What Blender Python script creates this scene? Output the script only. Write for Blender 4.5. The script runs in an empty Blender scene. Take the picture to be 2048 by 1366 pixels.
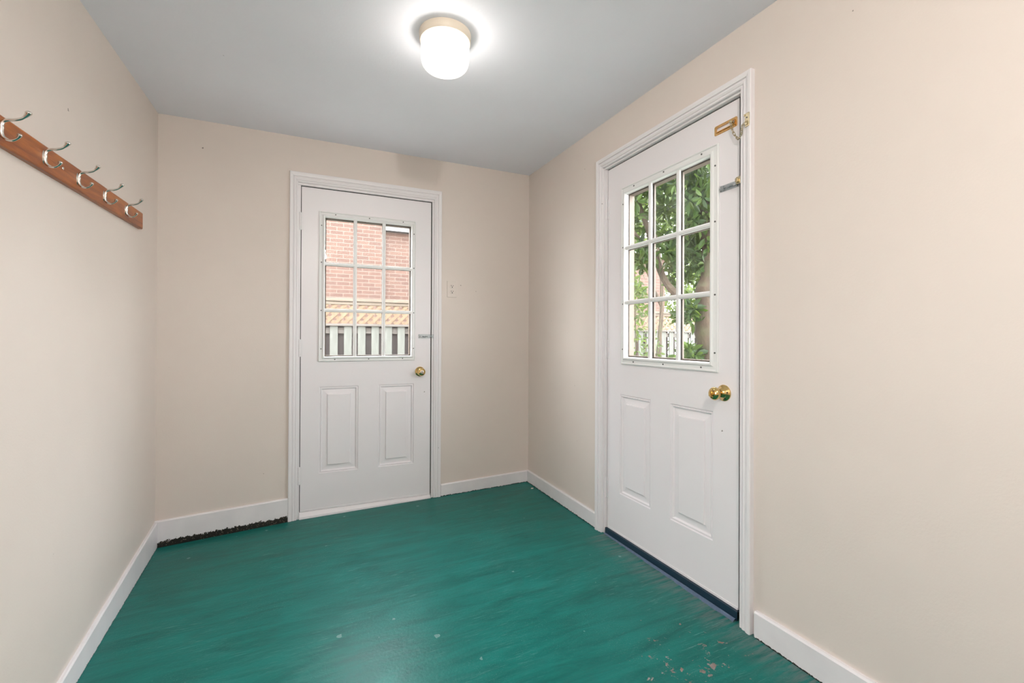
import bpy, bmesh, math, random
from mathutils import Vector, Matrix
C = bpy.context.scene.collection
R = math.radians
PI = math.pi

# ------------------------------------------------------------------ helpers
class MB:
    def __init__(s): s.v = []; s.f = []; s.uv = {}; s.sm = []
    def face(s, pts, uv=None, smooth=False):
        i = len(s.v); s.v += [tuple(p) for p in pts]
        if uv: s.uv[len(s.f)] = uv
        s.f.append(tuple(range(i, i+len(pts)))); s.sm.append(smooth)
    def raw(s, vs, fs, smooth=False):
        i = len(s.v); s.v += [tuple(p) for p in vs]
        for f in fs: s.f.append(tuple(i+k for k in f)); s.sm.append(smooth)
    def box(s, a, b, bev=0.0):
        (x0, y0, z0), (x1, y1, z1) = a, b
        x0, x1 = min(x0, x1), max(x0, x1); y0, y1 = min(y0, y1), max(y0, y1); z0, z1 = min(z0, z1), max(z0, z1)
        if bev <= 0:
            v = [(x0,y0,z0),(x1,y0,z0),(x1,y1,z0),(x0,y1,z0),(x0,y0,z1),(x1,y0,z1),(x1,y1,z1),(x0,y1,z1)]
            s.raw(v, [(0,3,2,1),(4,5,6,7),(0,1,5,4),(1,2,6,5),(2,3,7,6),(3,0,4,7)])
        else:
            bm = bmesh.new(); bmesh.ops.create_cube(bm, size=1)
            for w in bm.verts:
                w.co = Vector(((x0+x1)/2+w.co.x*(x1-x0), (y0+y1)/2+w.co.y*(y1-y0), (z0+z1)/2+w.co.z*(z1-z0)))
            bmesh.ops.bevel(bm, geom=bm.edges[:], offset=bev, segments=2, affect='EDGES', profile=.5)
            s.bm(bm)
    def bm(s, bm, M=None, smooth=False):
        if M is not None: bm.transform(M)
        bm.verts.index_update()
        s.raw([w.co[:] for w in bm.verts], [[w.index for w in f.verts] for f in bm.faces], smooth); bm.free()
    def tube(s, pts, r, n=10, caps=True, flat=None):
        pts = [Vector(p) for p in pts]; m = len(pts)
        rs = r if isinstance(r, (list, tuple)) else [r]*m
        T = []
        for i in range(m):
            t = pts[min(i+1, m-1)]-pts[max(i-1, 0)]; T.append(t.normalized())
        u = T[0].orthogonal().normalized(); vs = []
        for i in range(m):
            u = (u-T[i]*u.dot(T[i])).normalized(); w = T[i].cross(u)
            for k in range(n):
                a = 2*PI*k/n
                vs.append(pts[i]+(u*math.cos(a)+w*math.sin(a))*rs[i])
        fs = []
        for i in range(m-1):
            for k in range(n):
                k2 = (k+1) % n
                fs.append((i*n+k, i*n+k2, (i+1)*n+k2, (i+1)*n+k))
        if caps: fs += [tuple(range(n-1, -1, -1)), tuple((m-1)*n+k for k in range(n))]
        s.raw(vs, fs, True)
    def lathe(s, prof, M=None, n=32):
        # prof: (radius, height) along local z
        vs = []; fs = []
        for r_, h in prof:
            for k in range(n):
                a = 2*PI*k/n; p = Vector((max(r_, 1e-5)*math.cos(a), max(r_, 1e-5)*math.sin(a), h))
                vs.append(M @ p if M is not None else p)
        for i in range(len(prof)-1):
            for k in range(n):
                k2 = (k+1) % n
                fs.append((i*n+k, i*n+k2, (i+1)*n+k2, (i+1)*n+k))
        s.raw(vs, fs, True)
    def rings(s, rings, smooth=False):
        # list of closed rect rings of 4 points each
        for a, b in zip(rings, rings[1:]):
            for k in range(4):
                k2 = (k+1) % 4
                s.face([a[k], a[k2], b[k2], b[k]], smooth=smooth)
    def torus(s, M, a, b, r, n=20, m=8):
        # oval chain link in the local xy plane, half length a, half width b
        pts = []
        for k in range(n):
            t = 2*PI*k/n; c, d = math.cos(t), math.sin(t)
            pts.append(Vector(((a-b)*(1 if c > 0 else -1)+b*c if abs(c) > 1e-6 else 0, b*d, 0)))
        vs = []
        for k in range(n):
            t = (pts[(k+1) % n]-pts[k-1]).normalized(); u = Vector((0, 0, 1)); w = t.cross(u)
            for j in range(m):
                q = 2*PI*j/m; vs.append(M @ (pts[k]+(u*math.cos(q)+w*math.sin(q))*r))
        fs = []
        for k in range(n):
            for j in range(m):
                k2, j2 = (k+1) % n, (j+1) % m
                fs.append((k*m+j, k*m+j2, k2*m+j2, k2*m+j))
        s.raw(vs, fs, True)
    def build(s, name, mat, parent=None, autosmooth=True, bevel=0):
        me = bpy.data.meshes.new(name); me.from_pydata(s.v, [], s.f); me.update()
        if s.uv:
            L = me.uv_layers.new(name='UVMap')
            for i, p in enumerate(me.polygons):
                if i in s.uv:
                    for li, c in zip(p.loop_indices, s.uv[i]): L.data[li].uv = c
        bm = bmesh.new(); bm.from_mesh(me)
        bmesh.ops.remove_doubles(bm, verts=bm.verts, dist=1e-6) if len(bm.verts) < 60000 else None
        bmesh.ops.recalc_face_normals(bm, faces=bm.faces) if autosmooth else None
        bm.to_mesh(me); bm.free()
        if any(s.sm):
            me.polygons.foreach_set('use_smooth', [True]*len(me.polygons))
            try: me.set_sharp_from_angle(angle=R(38))
            except Exception: pass
        me.materials.append(mat)
        o = bpy.data.objects.new(name, me); C.objects.link(o)
        if parent is not None: o.parent = parent
        return o

def tag(o, label, cat, group=None, kind=None):
    o['label'] = label; o['category'] = cat
    if group: o['group'] = group
    if kind: o['kind'] = kind
    return o
def empty(name, loc=(0, 0, 0), rz=0):
    o = bpy.data.objects.new(name, None); C.objects.link(o)
    o.location = loc; o.rotation_euler = (0, 0, rz); o.empty_display_size = .1
    return o

# ------------------------------------------------------------------ materials
def mat(name):
    m = bpy.data.materials.new(name); m.use_nodes = True
    nt = m.node_tree; b = nt.nodes['Principled BSDF']
    return m, nt, b
def N(nt, t, **kw):
    n = nt.nodes.new(t)
    for k, v in kw.items():
        if k in n.inputs: n.inputs[k].default_value = v
        else: setattr(n, k, v)
    return n
def lk(nt, a, b): nt.links.new(a, b)
def ramp(nt, fac, stops, interp='LINEAR'):
    r = N(nt, 'ShaderNodeValToRGB'); r.color_ramp.interpolation = interp
    e = r.color_ramp.elements
    while len(e) < len(stops): e.new(.5)
    for k, (p, c) in enumerate(stops):
        e[k].position = p; e[k].color = (*c, 1) if len(c) == 3 else c
    lk(nt, fac, r.inputs[0]); return r
def mixc(nt, f, a, b):
    m = N(nt, 'ShaderNodeMix', data_type='RGBA')
    for sock, v in ((m.inputs[0], f), (m.inputs[6], a), (m.inputs[7], b)):
        if hasattr(v, 'links'): lk(nt, v, sock)
        elif isinstance(v, (int, float)): sock.default_value = v
        else: sock.default_value = (*v, 1)
    return m.outputs[2]
def math_(nt, op, a, b=None, clamp=False):
    m = N(nt, 'ShaderNodeMath', operation=op); m.use_clamp = clamp
    for k, v in enumerate((a, b)):
        if v is None: continue
        if hasattr(v, 'links'): lk(nt, v, m.inputs[k])
        else: m.inputs[k].default_value = v
    return m.outputs[0]
def coords(nt, scale=(1, 1, 1), kind='Object', rot=(0, 0, 0)):
    t = N(nt, 'ShaderNodeTexCoord'); mp = N(nt, 'ShaderNodeMapping')
    mp.inputs['Scale'].default_value = scale; mp.inputs['Rotation'].default_value = rot
    lk(nt, t.outputs[kind], mp.inputs['Vector']); return mp.outputs['Vector']
def noise(nt, vec, scale, detail=3, rough=.5, dist=0):
    n = N(nt, 'ShaderNodeTexNoise', Scale=scale, Detail=detail, Roughness=rough, Distortion=dist)
    lk(nt, vec, n.inputs['Vector']); return n.outputs['Fac']
def bump(nt, b, h, strength=.2, dist=.002):
    n = N(nt, 'ShaderNodeBump', Strength=strength, Distance=dist); lk(nt, h, n.inputs['Height'])
    lk(nt, n.outputs['Normal'], b.inputs['Normal'])

def paint(name, col, rough=.5, specks=0.0, speck_col=(.12, .09, .07), blot=.03, bmp=.12, bscale=220):
    m, nt, b = mat(name)
    v = coords(nt)
    n1 = noise(nt, v, 1.7, 4, .6)
    c = ramp(nt, n1, [(.3, tuple(x*(1-blot) for x in col)), (.7, tuple(min(1, x*(1+blot)) for x in col))]).outputs[0]
    if specks > 0:
        vo = N(nt, 'ShaderNodeTexVoronoi', Scale=9.0, Randomness=1.0); lk(nt, v, vo.inputs['Vector'])
        jit = noise(nt, v, 160, 2, .6)
        d = math_(nt, 'ADD', vo.outputs['Distance'], math_(nt, 'MULTIPLY', math_(nt, 'SUBTRACT', jit, .5), .06))
        sep = N(nt, 'ShaderNodeSeparateColor'); lk(nt, vo.outputs['Color'], sep.inputs[0])
        rad = math_(nt, 'MULTIPLY', math_(nt, 'POWER', sep.outputs[0], 4.0), .068*specks)
        k = math_(nt, 'LESS_THAN', d, rad)
        gate = math_(nt, 'GREATER_THAN', sep.outputs[1], .45)
        c = mixc(nt, math_(nt, 'MULTIPLY', math_(nt, 'MULTIPLY', k, gate), .75), c, speck_col)
    lk(nt, c, b.inputs['Base Color']); b.inputs['Roughness'].default_value = rough
    bump(nt, b, noise(nt, v, bscale, 2, .6), bmp, .0012)
    return m

M = {}
M['wall'] = paint('beige wall paint', (.715, .637, .588), .55, specks=1.0, blot=.025, bmp=.25, bscale=150)
M['ceiling'] = paint('grey ceiling paint', (.86, .87, .955), .7, specks=.6, speck_col=(.3, .3, .32), blot=.02, bmp=.3, bscale=90)
M['trim'] = paint('white trim paint', (.81, .78, .80), .38, specks=.7, blot=.015, bmp=.1, bscale=60)
M['door'] = paint('white door paint', (.83, .795, .82), .33, specks=.55, blot=.012, bmp=.06, bscale=300)
M['frame'] = paint('white window frame', (.80, .80, .80), .35, blot=.01, bmp=.04)
M['switch'] = paint('ivory painted outlet', (.725, .65, .60), .45, blot=.01, bmp=.05)
M['fixture'] = paint('cream painted metal', (.82, .72, .60), .4, blot=.03, bmp=.05)

def metal(name, col, rough, bmp=0):
    m, nt, b = mat(name); b.inputs['Metallic'].default_value = 1
    v = coords(nt); n1 = noise(nt, v, 70, 3)
    lk(nt, ramp(nt, n1, [(.3, tuple(x*.8 for x in col)), (.75, col)]).outputs[0], b.inputs['Base Color'])
    b.inputs['Roughness'].default_value = rough
    if bmp: bump(nt, b, n1, bmp, .0005)
    return m
M['brass'] = metal('polished brass', (.86, .60, .25), .14)
M['agedbrass'] = metal('aged brass', (.72, .62, .42), .25)
M['orangebrass'] = metal('orange brass', (.84, .50, .20), .2)
M['nickel'] = metal('satin nickel', (.74, .71, .66), .2, .15)
M['zinc'] = metal('zinc plated steel', (.60, .64, .67), .28)
M['steel'] = metal('dark steel', (.16, .16, .16), .4)
def flat(name, col, rough=.7):
    m, nt, b = mat(name); v = coords(nt); n1 = noise(nt, v, 60, 3)
    lk(nt, ramp(nt, n1, [(.3, tuple(x*.8 for x in col)), (.7, col)]).outputs[0], b.inputs['Base Color'])
    b.inputs['Roughness'].default_value = rough; return m
M['dark'] = flat('dark recess', (.012, .011, .010), .8)
M['taupe'] = flat('taupe outer frame paint', (.115, .082, .060), .6)
M['navy'] = flat('navy painted sill', (.008, .03, .055), .4)
M['blue'] = flat('blue painted strip', (.085, .13, .21), .5)

# baseboard: white paint, black mould at the foot of one, a painted contact shadow line on the others (v = metres above its foot)
def base_mat(name, mould_shadow):
    m, nt, b = mat(name); v = coords(nt)
    c = ramp(nt, noise(nt, v, 9, 4), [(.3, (.76, .735, .76)), (.7, (.82, .79, .81))]).outputs[0]
    uvn = N(nt, 'ShaderNodeUVMap'); uvn.uv_map = 'UVMap'
    sep = N(nt, 'ShaderNodeSeparateXYZ'); lk(nt, uvn.outputs[0], sep.inputs[0])
    h = math_(nt, 'ADD', sep.outputs[1], math_(nt, 'MULTIPLY', math_(nt, 'SUBTRACT', noise(nt, v, 75, 4, .7), .5), .05 if mould_shadow > .01 else .02))
    k = math_(nt, 'LESS_THAN', h, mould_shadow)
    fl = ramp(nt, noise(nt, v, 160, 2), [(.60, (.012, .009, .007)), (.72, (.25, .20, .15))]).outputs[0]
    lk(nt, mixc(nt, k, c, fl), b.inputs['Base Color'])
    b.inputs['Roughness'].default_value = .42
    bump(nt, b, noise(nt, v, 40, 3), .12, .002)
    return m
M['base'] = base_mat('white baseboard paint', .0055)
M['basemold'] = base_mat('white baseboard with mould', .036)

# floor
def floor_mat():
    m, nt, b = mat('green painted floor')
    v = coords(nt)
    st = coords(nt, (2.2, 19, 1), rot=(0, 0, R(4)))
    st2 = coords(nt, (1.4, 7, 1), rot=(0, 0, R(-7)))
    s1 = noise(nt, st, 1.6, 6, .72, .4); s2 = noise(nt, st2, 2.2, 5, .65, .6); big = noise(nt, v, 1.1, 3)
    c = ramp(nt, s2, [(.30, (.003, .092, .080)), (.62, (.006, .152, .132))]).outputs[0]
    wear = math_(nt, 'MULTIPLY', ramp(nt, s1, [(.52, (0, 0, 0)), (.74, (1, 1, 1))]).outputs[0],
                 ramp(nt, big, [(.38, (.05, .05, .05)), (.68, (1, 1, 1))]).outputs[0])
    c = mixc(nt, math_(nt, 'MULTIPLY', wear, .38), c, (.10, .30, .27))
    # fine pale scratches and rubbed areas
    s3 = noise(nt, coords(nt, (5, 70, 1), rot=(0, 0, R(8))), 2.2, 4, .75); g3 = noise(nt, v, 2.6, 3, .6)
    scr = math_(nt, 'MULTIPLY', ramp(nt, s3, [(.57, (0, 0, 0)), (.70, (1, 1, 1))]).outputs[0], ramp(nt, g3, [(.46, (.06, .06, .06)), (.62, (1, 1, 1))]).outputs[0])
    c = mixc(nt, math_(nt, 'MULTIPLY', scr, .50), c, (.20, .38, .35))
    s4 = noise(nt, v, 210, 3, .7); c = mixc(nt, math_(nt, 'MULTIPLY', ramp(nt, s4, [(.58, (0, 0, 0)), (.72, (1, 1, 1))]).outputs[0], math_(nt, 'MULTIPLY', ramp(nt, noise(nt, v, 3.1, 3, .6), [(.42, (.1, .1, .1)), (.66, (1, 1, 1))]).outputs[0], .45)), c, (.16, .32, .29))
    # grey-pink worn patches before the right-hand door
    sep = N(nt, 'ShaderNodeSeparateXYZ'); t = N(nt, 'ShaderNodeTexCoord'); lk(nt, t.outputs['Object'], sep.inputs[0])
    x, y = sep.outputs[0], sep.outputs[1]
    dx = math_(nt, 'SUBTRACT', x, 1.20); dy = math_(nt, 'SUBTRACT', y, 1.12)
    dist = math_(nt, 'SQRT', math_(nt, 'ADD', math_(nt, 'MULTIPLY', dx, dx), math_(nt, 'MULTIPLY', dy, dy)))
    zone = math_(nt, 'SUBTRACT', 1.0, math_(nt, 'DIVIDE', dist, .62), True)
    thr = math_(nt, 'SUBTRACT', .79, math_(nt, 'MULTIPLY', zone, .22))
    pk = math_(nt, 'GREATER_THAN', noise(nt, v, 22, 5, .7, .3), thr)
    pc = ramp(nt, noise(nt, v, 30, 3), [(.40, (.26, .15, .125)), (.62, (.30, .25, .245))]).outputs[0]
    c = mixc(nt, math_(nt, 'MULTIPLY', pk, .9), c, pc)
    # grey scuffed band along the door sill
    edge = math_(nt, 'MULTIPLY', math_(nt, 'SUBTRACT', x, 1.36), 6.0, True)
    inb = math_(nt, 'MULTIPLY', math_(nt, 'LESS_THAN', y, 2.1), ramp(nt, noise(nt, st, 3, 5, .7), [(.40, (0, 0, 0)), (.62, (1, 1, 1))]).outputs[0])
    c = mixc(nt, math_(nt, 'MULTIPLY', math_(nt, 'MULTIPLY', edge, inb), .75), c, (.19, .19, .19))
    # pale chips
    vo = N(nt, 'ShaderNodeTexVoronoi', Scale=9.0); lk(nt, v, vo.inputs['Vector'])
    sc = N(nt, 'ShaderNodeSeparateColor'); lk(nt, vo.outputs['Color'], sc.inputs[0])
    dd = math_(nt, 'ADD', vo.outputs['Distance'], math_(nt, 'MULTIPLY', math_(nt, 'SUBTRACT', noise(nt, v, 120, 2), .5), .12))
    chip = math_(nt, 'LESS_THAN', dd, math_(nt, 'MULTIPLY', math_(nt, 'POWER', sc.outputs[0], 3.0), .10))
    c = mixc(nt, math_(nt, 'MULTIPLY', chip, .6), c, (.22, .36, .34))
    lk(nt, c, b.inputs['Base Color'])
    rr = math_(nt, 'ADD', .24, math_(nt, 'MULTIPLY', s2, .2)); rr = math_(nt, 'ADD', rr, math_(nt, 'MULTIPLY', wear, .15))
    lk(nt, rr, b.inputs['Roughness'])
    b.inputs['Specular IOR Level'].default_value = .15
    bump(nt, b, noise(nt, v, 90, 3), .22, .0025)
    return m
M['floor'] = floor_mat()

def wood(name, cols, scale, rough=.35, stretch=(30, 1.5, 30), coat=0):
    m, nt, b = mat(name)
    v = coords(nt, stretch)
    n1 = noise(nt, v, scale, 6, .6, 1.2)
    lk(nt, ramp(nt, n1, [(.3, cols[0]), (.52, cols[1]), (.7, cols[2])]).outputs[0], b.inputs['Base Color'])
    b.inputs['Roughness'].default_value = rough
    if coat: b.inputs['Coat Weight'].default_value = coat; b.inputs['Coat Roughness'].default_value = .12
    bump(nt, b, n1, .1, .001)
    return m
M['rack'] = wood('red brown varnished wood', ((.17, .036, .004), (.35, .092, .009), (.45, .14, .016)), 1.0, .38, (28, 3.0, 28), .15)
M['lattice'] = wood('honey lattice wood', ((0.07544, 0.04351, 0.02175), (0.09571, 0.06091, 0.03191), (0.1102, 0.07398, 0.04351)), 1.5, .7, (12, 12, 3))
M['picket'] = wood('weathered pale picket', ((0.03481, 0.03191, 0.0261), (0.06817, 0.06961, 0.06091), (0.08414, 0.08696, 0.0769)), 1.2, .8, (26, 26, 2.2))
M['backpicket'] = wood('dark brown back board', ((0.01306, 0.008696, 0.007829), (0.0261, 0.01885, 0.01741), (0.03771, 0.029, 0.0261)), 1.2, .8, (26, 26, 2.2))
M['rail'] = wood('weathered fence rail', ((0.04351, 0.03481, 0.029), (0.06382, 0.05511, 0.04786), (0.08122, 0.07107, 0.06382)), 1.2, .8, (2.2, 26, 26))
M['caprail'] = wood('tan cap rail', ((0.06382, 0.04641, 0.03191), (0.08414, 0.06382, 0.04641), (0.09571, 0.0769, 0.05801)), 1.2, .8, (2.2, 26, 26))

def brick():
    m, nt, b = mat('red brick')
    t = N(nt, 'ShaderNodeTexCoord'); sp = N(nt, 'ShaderNodeSeparateXYZ'); cb = N(nt, 'ShaderNodeCombineXYZ')
    lk(nt, t.outputs['Object'], sp.inputs[0])
    lk(nt, math_(nt, 'ADD', sp.outputs[0], sp.outputs[1]), cb.inputs[0]); lk(nt, sp.outputs[2], cb.inputs[1])
    br = N(nt, 'ShaderNodeTexBrick'); lk(nt, cb.outputs[0], br.inputs['Vector'])
    br.inputs['Scale'].default_value = 1.0
    br.inputs['Brick Width'].default_value = .21; br.inputs['Row Height'].default_value = .0665
    br.inputs['Mortar Size'].default_value = .0042; br.inputs['Mortar Smooth'].default_value = .2; br.inputs['Bias'].default_value = -.1
    br.inputs['Color1'].default_value = (.044, .020, .0135, 1); br.inputs['Color2'].default_value = (.060, .030, .020, 1)
    br.inputs['Mortar'].default_value = (.105, .078, .064, 1)
    n = noise(nt, t.outputs['Object'], 6, 4)
    c = mixc(nt, math_(nt, 'MULTIPLY', n, .2), br.outputs['Color'], (.082, .045, .031))
    lk(nt, c, b.inputs['Base Color']); b.inputs['Roughness'].default_value = .85
    return m
M['brick'] = brick()
M['eave'] = flat('white fascia paint', (0.0986, 0.1, 0.1044), .5)
M['roof'] = flat('dark roof', (0.029, 0.029, 0.03191), .8)
M['ground'] = flat('ground paled for bounce', (.20, .195, .165), .9)  # ground made pale to bounce daylight up to the ceiling

def leaf(name, cols, trans=.25):
    m, nt, b = mat(name)
    g = N(nt, 'ShaderNodeNewGeometry')
    rc = ramp(nt, g.outputs['Random Per Island'], [(k/(len(cols)-1), c) for k, c in enumerate(cols)])
    lk(nt, rc.outputs[0], b.inputs['Base Color']); b.inputs['Roughness'].default_value = .45; b.inputs['Specular IOR Level'].default_value = .18
    tr = N(nt, 'ShaderNodeBsdfTranslucent'); mx = N(nt, 'ShaderNodeMixShader'); mx.inputs[0].default_value = trans
    lk(nt, mixc(nt, .5, rc.outputs[0], (.20, .27, .05)), tr.inputs['Color'])
    out = nt.nodes['Material Output']
    lk(nt, b.outputs[0], mx.inputs[1]); lk(nt, tr.outputs[0], mx.inputs[2]); lk(nt, mx.outputs[0], out.inputs['Surface'])
    return m
M['leaf'] = leaf('glossy green leaves', [(0.006528, 0.01741, 0.004352), (0.01414, 0.03373, 0.007072), (0.02448, 0.05168, 0.009792), (0.009248, 0.02339, 0.006528), (0.04352, 0.07344, 0.01197), (0.01632, 0.03699, 0.01088)])
M['leafpale'] = leaf('pale green leaves', [(0.01518, 0.02698, 0.01214), (0.0253, 0.04048, 0.01619), (0.03879, 0.05397, 0.02192), (0.02024, 0.03204, 0.01349)], .45)
def bark():
    m, nt, b = mat('mossy bark')
    v = coords(nt, (1, 1, .45)); n1 = noise(nt, v, 14, 5, .65); n2 = noise(nt, coords(nt), 7, 4)
    c = ramp(nt, n1, [(.3, (0.02024, 0.01349, 0.008432)), (.55, (0.04891, 0.03373, 0.02091)), (.75, (0.07083, 0.05397, 0.03373))]).outputs[0]
    k = ramp(nt, n2, [(.50, (0, 0, 0)), (.62, (1, 1, 1))]).outputs[0]
    lk(nt, mixc(nt, math_(nt, 'MULTIPLY', k, .6), c, (0.0371, 0.04384, 0.01686)), b.inputs['Base Color'])
    b.inputs['Roughness'].default_value = .9; bump(nt, b, n1, .6, .02); return m
M['bark'] = bark()

def glass():
    m, nt, b = mat('window glass')
    out = nt.nodes['Material Output']
    tr = N(nt, 'ShaderNodeBsdfTransparent'); tr.inputs[0].default_value = (.96, .97, .965, 1)
    gl = N(nt, 'ShaderNodeBsdfGlossy'); gl.inputs['Roughness'].default_value = .01
    lw = N(nt, 'ShaderNodeLayerWeight', Blend=.5); mx = N(nt, 'ShaderNodeMixShader')
    frs = math_(nt, 'ADD', .025, math_(nt, 'MULTIPLY', math_(nt, 'POWER', lw.outputs['Facing'], 5.0), .9))
    v = coords(nt); dirt = ramp(nt, noise(nt, v, 5, 4), [(.4, (0, 0, 0)), (.8, (.05, .05, .05))]).outputs[0]
    df = N(nt, 'ShaderNodeBsdfDiffuse'); df.inputs[0].default_value = (.8, .8, .8, 1)
    lk(nt, frs, mx.inputs[0]); lk(nt, tr.outputs[0], mx.inputs[1]); lk(nt, gl.outputs[0], mx.inputs[2])
    m2 = N(nt, 'ShaderNodeMixShader'); lk(nt, dirt, m2.inputs[0]); lk(nt, mx.outputs[0], m2.inputs[1]); lk(nt, df.outputs[0], m2.inputs[2])
    lk(nt, m2.outputs[0], out.inputs['Surface']); return m
M['glass'] = glass()

def shade_mat():
    m, nt, b = mat('ribbed lamp glass')
    out = nt.nodes['Material Output']
    tr = N(nt, 'ShaderNodeBsdfTransparent'); tr.inputs[0].default_value = (1, .97, .92, 1)
    em = N(nt, 'ShaderNodeEmission', Strength=1.45); em.inputs[0].default_value = (1, .95, .86, 1)
    gl = N(nt, 'ShaderNodeBsdfGlossy'); gl.inputs['Roughness'].default_value = .25; gl.inputs[0].default_value = (.6, .6, .6, 1)
    a = N(nt, 'ShaderNodeMixShader'); a.inputs[0].default_value = .38
    lk(nt, tr.outputs[0], a.inputs[1]); lk(nt, em.outputs[0], a.inputs[2])
    ad = N(nt, 'ShaderNodeMixShader'); ad.inputs[0].default_value = .12
    lk(nt, a.outputs[0], ad.inputs[1]); lk(nt, gl.outputs[0], ad.inputs[2])
    lk(nt, ad.outputs[0], out.inputs['Surface']); return m
M['shade'] = shade_mat()
def emit(name, col, s):
    m, nt, b = mat(name); out = nt.nodes['Material Output']
    em = N(nt, 'ShaderNodeEmission', Strength=s); em.inputs[0].default_value = (*col, 1)
    lk(nt, em.outputs[0], out.inputs['Surface']); return m
BULB = 65.0
M['bulb'] = emit('glowing bulb', (1, .965, .92), BULB)

# ------------------------------------------------------------------ room numbers (metres, camera 1.10 above the floor datum)
YB, XR, XL = 3.0864, 1.5227, -0.7717
YREAR = -1.8
def smooth(pts, x):
    if x <= pts[0][0]:
        (a, b), (c, d) = pts[0], pts[1]; return b+(d-b)/(c-a)*(x-a)
    for (a, b), (c, d) in zip(pts, pts[1:]):
        if x <= c: return b+(d-b)*(x-a)/(c-a)
    return pts[-1][1]
def zf(x, y): return smooth([(-.772, -.070), (-.11, -.030), (.84, -.009), (1.53, .010)], x)+.004*(y-YB)*max(0, (x+.2))-.027*max(y-YB, -2)*max(0, min(1, (-.2-x)/.6))
def zc(y): return 2.335-.011*(YB-y)
def xl(y, z):
    t = min(1, max(0, (1.6-z)/1.67)); return XL+.061*t*min(max(YB-y, 0), 1.5)

def structure(o, label, cat): return tag(o, label, cat, kind='structure')

# floor
b = MB(); nx, ny = 28, 40; xs = [-1.0+(1.75+1.0)*i/nx for i in range(nx+1)]; ys = [YREAR-.05+(YB+.17-YREAR)*j/ny for j in range(ny+1)]
vs = [(x, y, zf(x, y)) for y in ys for x in xs]
fs = [(j*(nx+1)+i, j*(nx+1)+i+1, (j+1)*(nx+1)+i+1, (j+1)*(nx+1)+i) for j in range(ny) for i in range(nx)]
b.raw(vs, fs); b.box((-1.0, YREAR-.05, -.36), (1.75, YB+.12, -.16))
structure(b.build('floor', M['floor']), 'worn teal green painted concrete floor of the room', 'floor')
# ceiling
b = MB()
y0, y1 = YREAR-.12, YB+.12
v = [(-1.0, y0, zc(y0)), (1.75, y0, zc(y0)), (1.75, y1, zc(y1)), (-1.0, y1, zc(y1))]
b.raw(v+[(p[0], p[1], 2.62) for p in v], [(0, 1, 2, 3), (7, 6, 5, 4), (0, 4, 5, 1), (1, 5, 6, 2), (2, 6, 7, 3), (3, 7, 4, 0)])
structure(b.build('ceiling', M['ceiling']), 'plain pale grey ceiling with one round light on it', 'ceiling')

D1 = dict(X=-.048, Y=YB+.010, W=.817, z0=.0145, z1=2.034)
sc = 1.0052
D2 = dict(X=XR+.018, Y=2.1089, W=.8545, z0=.0385, z1=2.048)

def wall_hole(name, P, L0, L1, z0, z1, hole, th, seam=()):
    """P(u, d, z) -> point; wall face at d=0, back at d=th; hole (u0,u1,z0,z1) or None"""
    b = MB()
    us = [L0, L1] if not hole else [L0, hole[0], hole[1], L1]
    zs = [z0, z1] if not hole else [z0, hole[2], hole[3], z1]
    for d in (0, th):
        for i in range(len(us)-1):
            for j in range(len(zs)-1):
                if hole and i == 1 and j == 1: continue
                b.face([P(us[i], d, zs[j]), P(us[i+1], d, zs[j]), P(us[i+1], d, zs[j+1]), P(us[i], d, zs[j+1])])
    b.rings([[P(u, d, z) for u, z in ((L0, z0), (L1, z0), (L1, z1), (L0, z1))] for d in (0, th)])
    if hole:
        a, c, e, f = hole
        b.rings([[P(u, d, z) for u, z in ((a, e), (c, e), (c, f), (a, f))] for d in (0, th)])
    for (u0, u1, za, zb_, h) in seam:
        b.raw([P(u, d, z) for d in (0, -h) for u, z in ((u0, za), (u1, za), (u1, zb_), (u0, zb_))],
              [(4, 5, 6, 7), (0, 1, 5, 4), (1, 2, 6, 5), (2, 3, 7, 6), (3, 0, 4, 7)])
    return b.build(name, M['wall'])
structure(wall_hole('wall_back', lambda u, d, z: (u, YB+d, z), -1.0, XR+.14, -.3, 2.45,
          (D1['X']-.022, D1['X']+D1['W']+.022, -.3+.05, D1['z1']+.022), .12,
          seam=[(-.080, -.0765, 2.12, 2.318, .0012), (-.14, -.08, 2.315, 2.3165, .001), (.802, .8045, 2.13, 2.32, .0008)]),
          'beige wall around the smaller door', 'wall')
# unseen window added in the left wall to light the right-hand side
SW = (.10, .66, .80, 1.72)
structure(wall_hole('wall_right', lambda u, d, z: (XR+d, u, z), YREAR-.12, YB+.12, -.3, 2.45,
          (D2['Y']-D2['W']-.0315, D2['Y']+.022, -.3+.05, D2['z1']+.022), .12),
          'beige wall holding the larger door with the brass chain', 'wall')
b = MB(); ys = [YREAR-.12+(YB+.12-YREAR+.12)*j/24 for j in range(25)]; zs = [-.3+2.75*k/14 for k in range(15)]
ys = [YREAR-.12, -1.7, SW[0]]+[SW[0]+(SW[1]-SW[0])*j/4 for j in range(1, 5)]+[SW[1]+(YB+.12-SW[1])*j/20 for j in range(1, 21)]
zs = sorted(set([-.3+2.75*k/14 for k in range(15)]+[SW[2], SW[3]]))
vs = [(xl(y, z), y, z) for z in zs for y in ys]; n = len(ys)
fs = [(k*n+j, k*n+j+1, (k+1)*n+j+1, (k+1)*n+j) for k in range(len(zs)-1) for j in range(n-1)
      if not (SW[0] < (ys[j]+ys[j+1])/2 < SW[1] and SW[2] < (zs[k]+zs[k+1])/2 < SW[3])]
b.raw(vs, fs, True)
for ya, yb_, za, zb_ in ((YREAR-.12, SW[0], -.3, 2.45), (SW[1], YB+.12, -.3, 2.45), (SW[0], SW[1], -.3, SW[2]), (SW[0], SW[1], SW[3], 2.45)):
    b.box((-1.0, ya, za), (-.86, yb_, zb_))
structure(b.build('wall_left', M['wall']), 'beige wall holding the wooden coat rack', 'wall')
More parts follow.
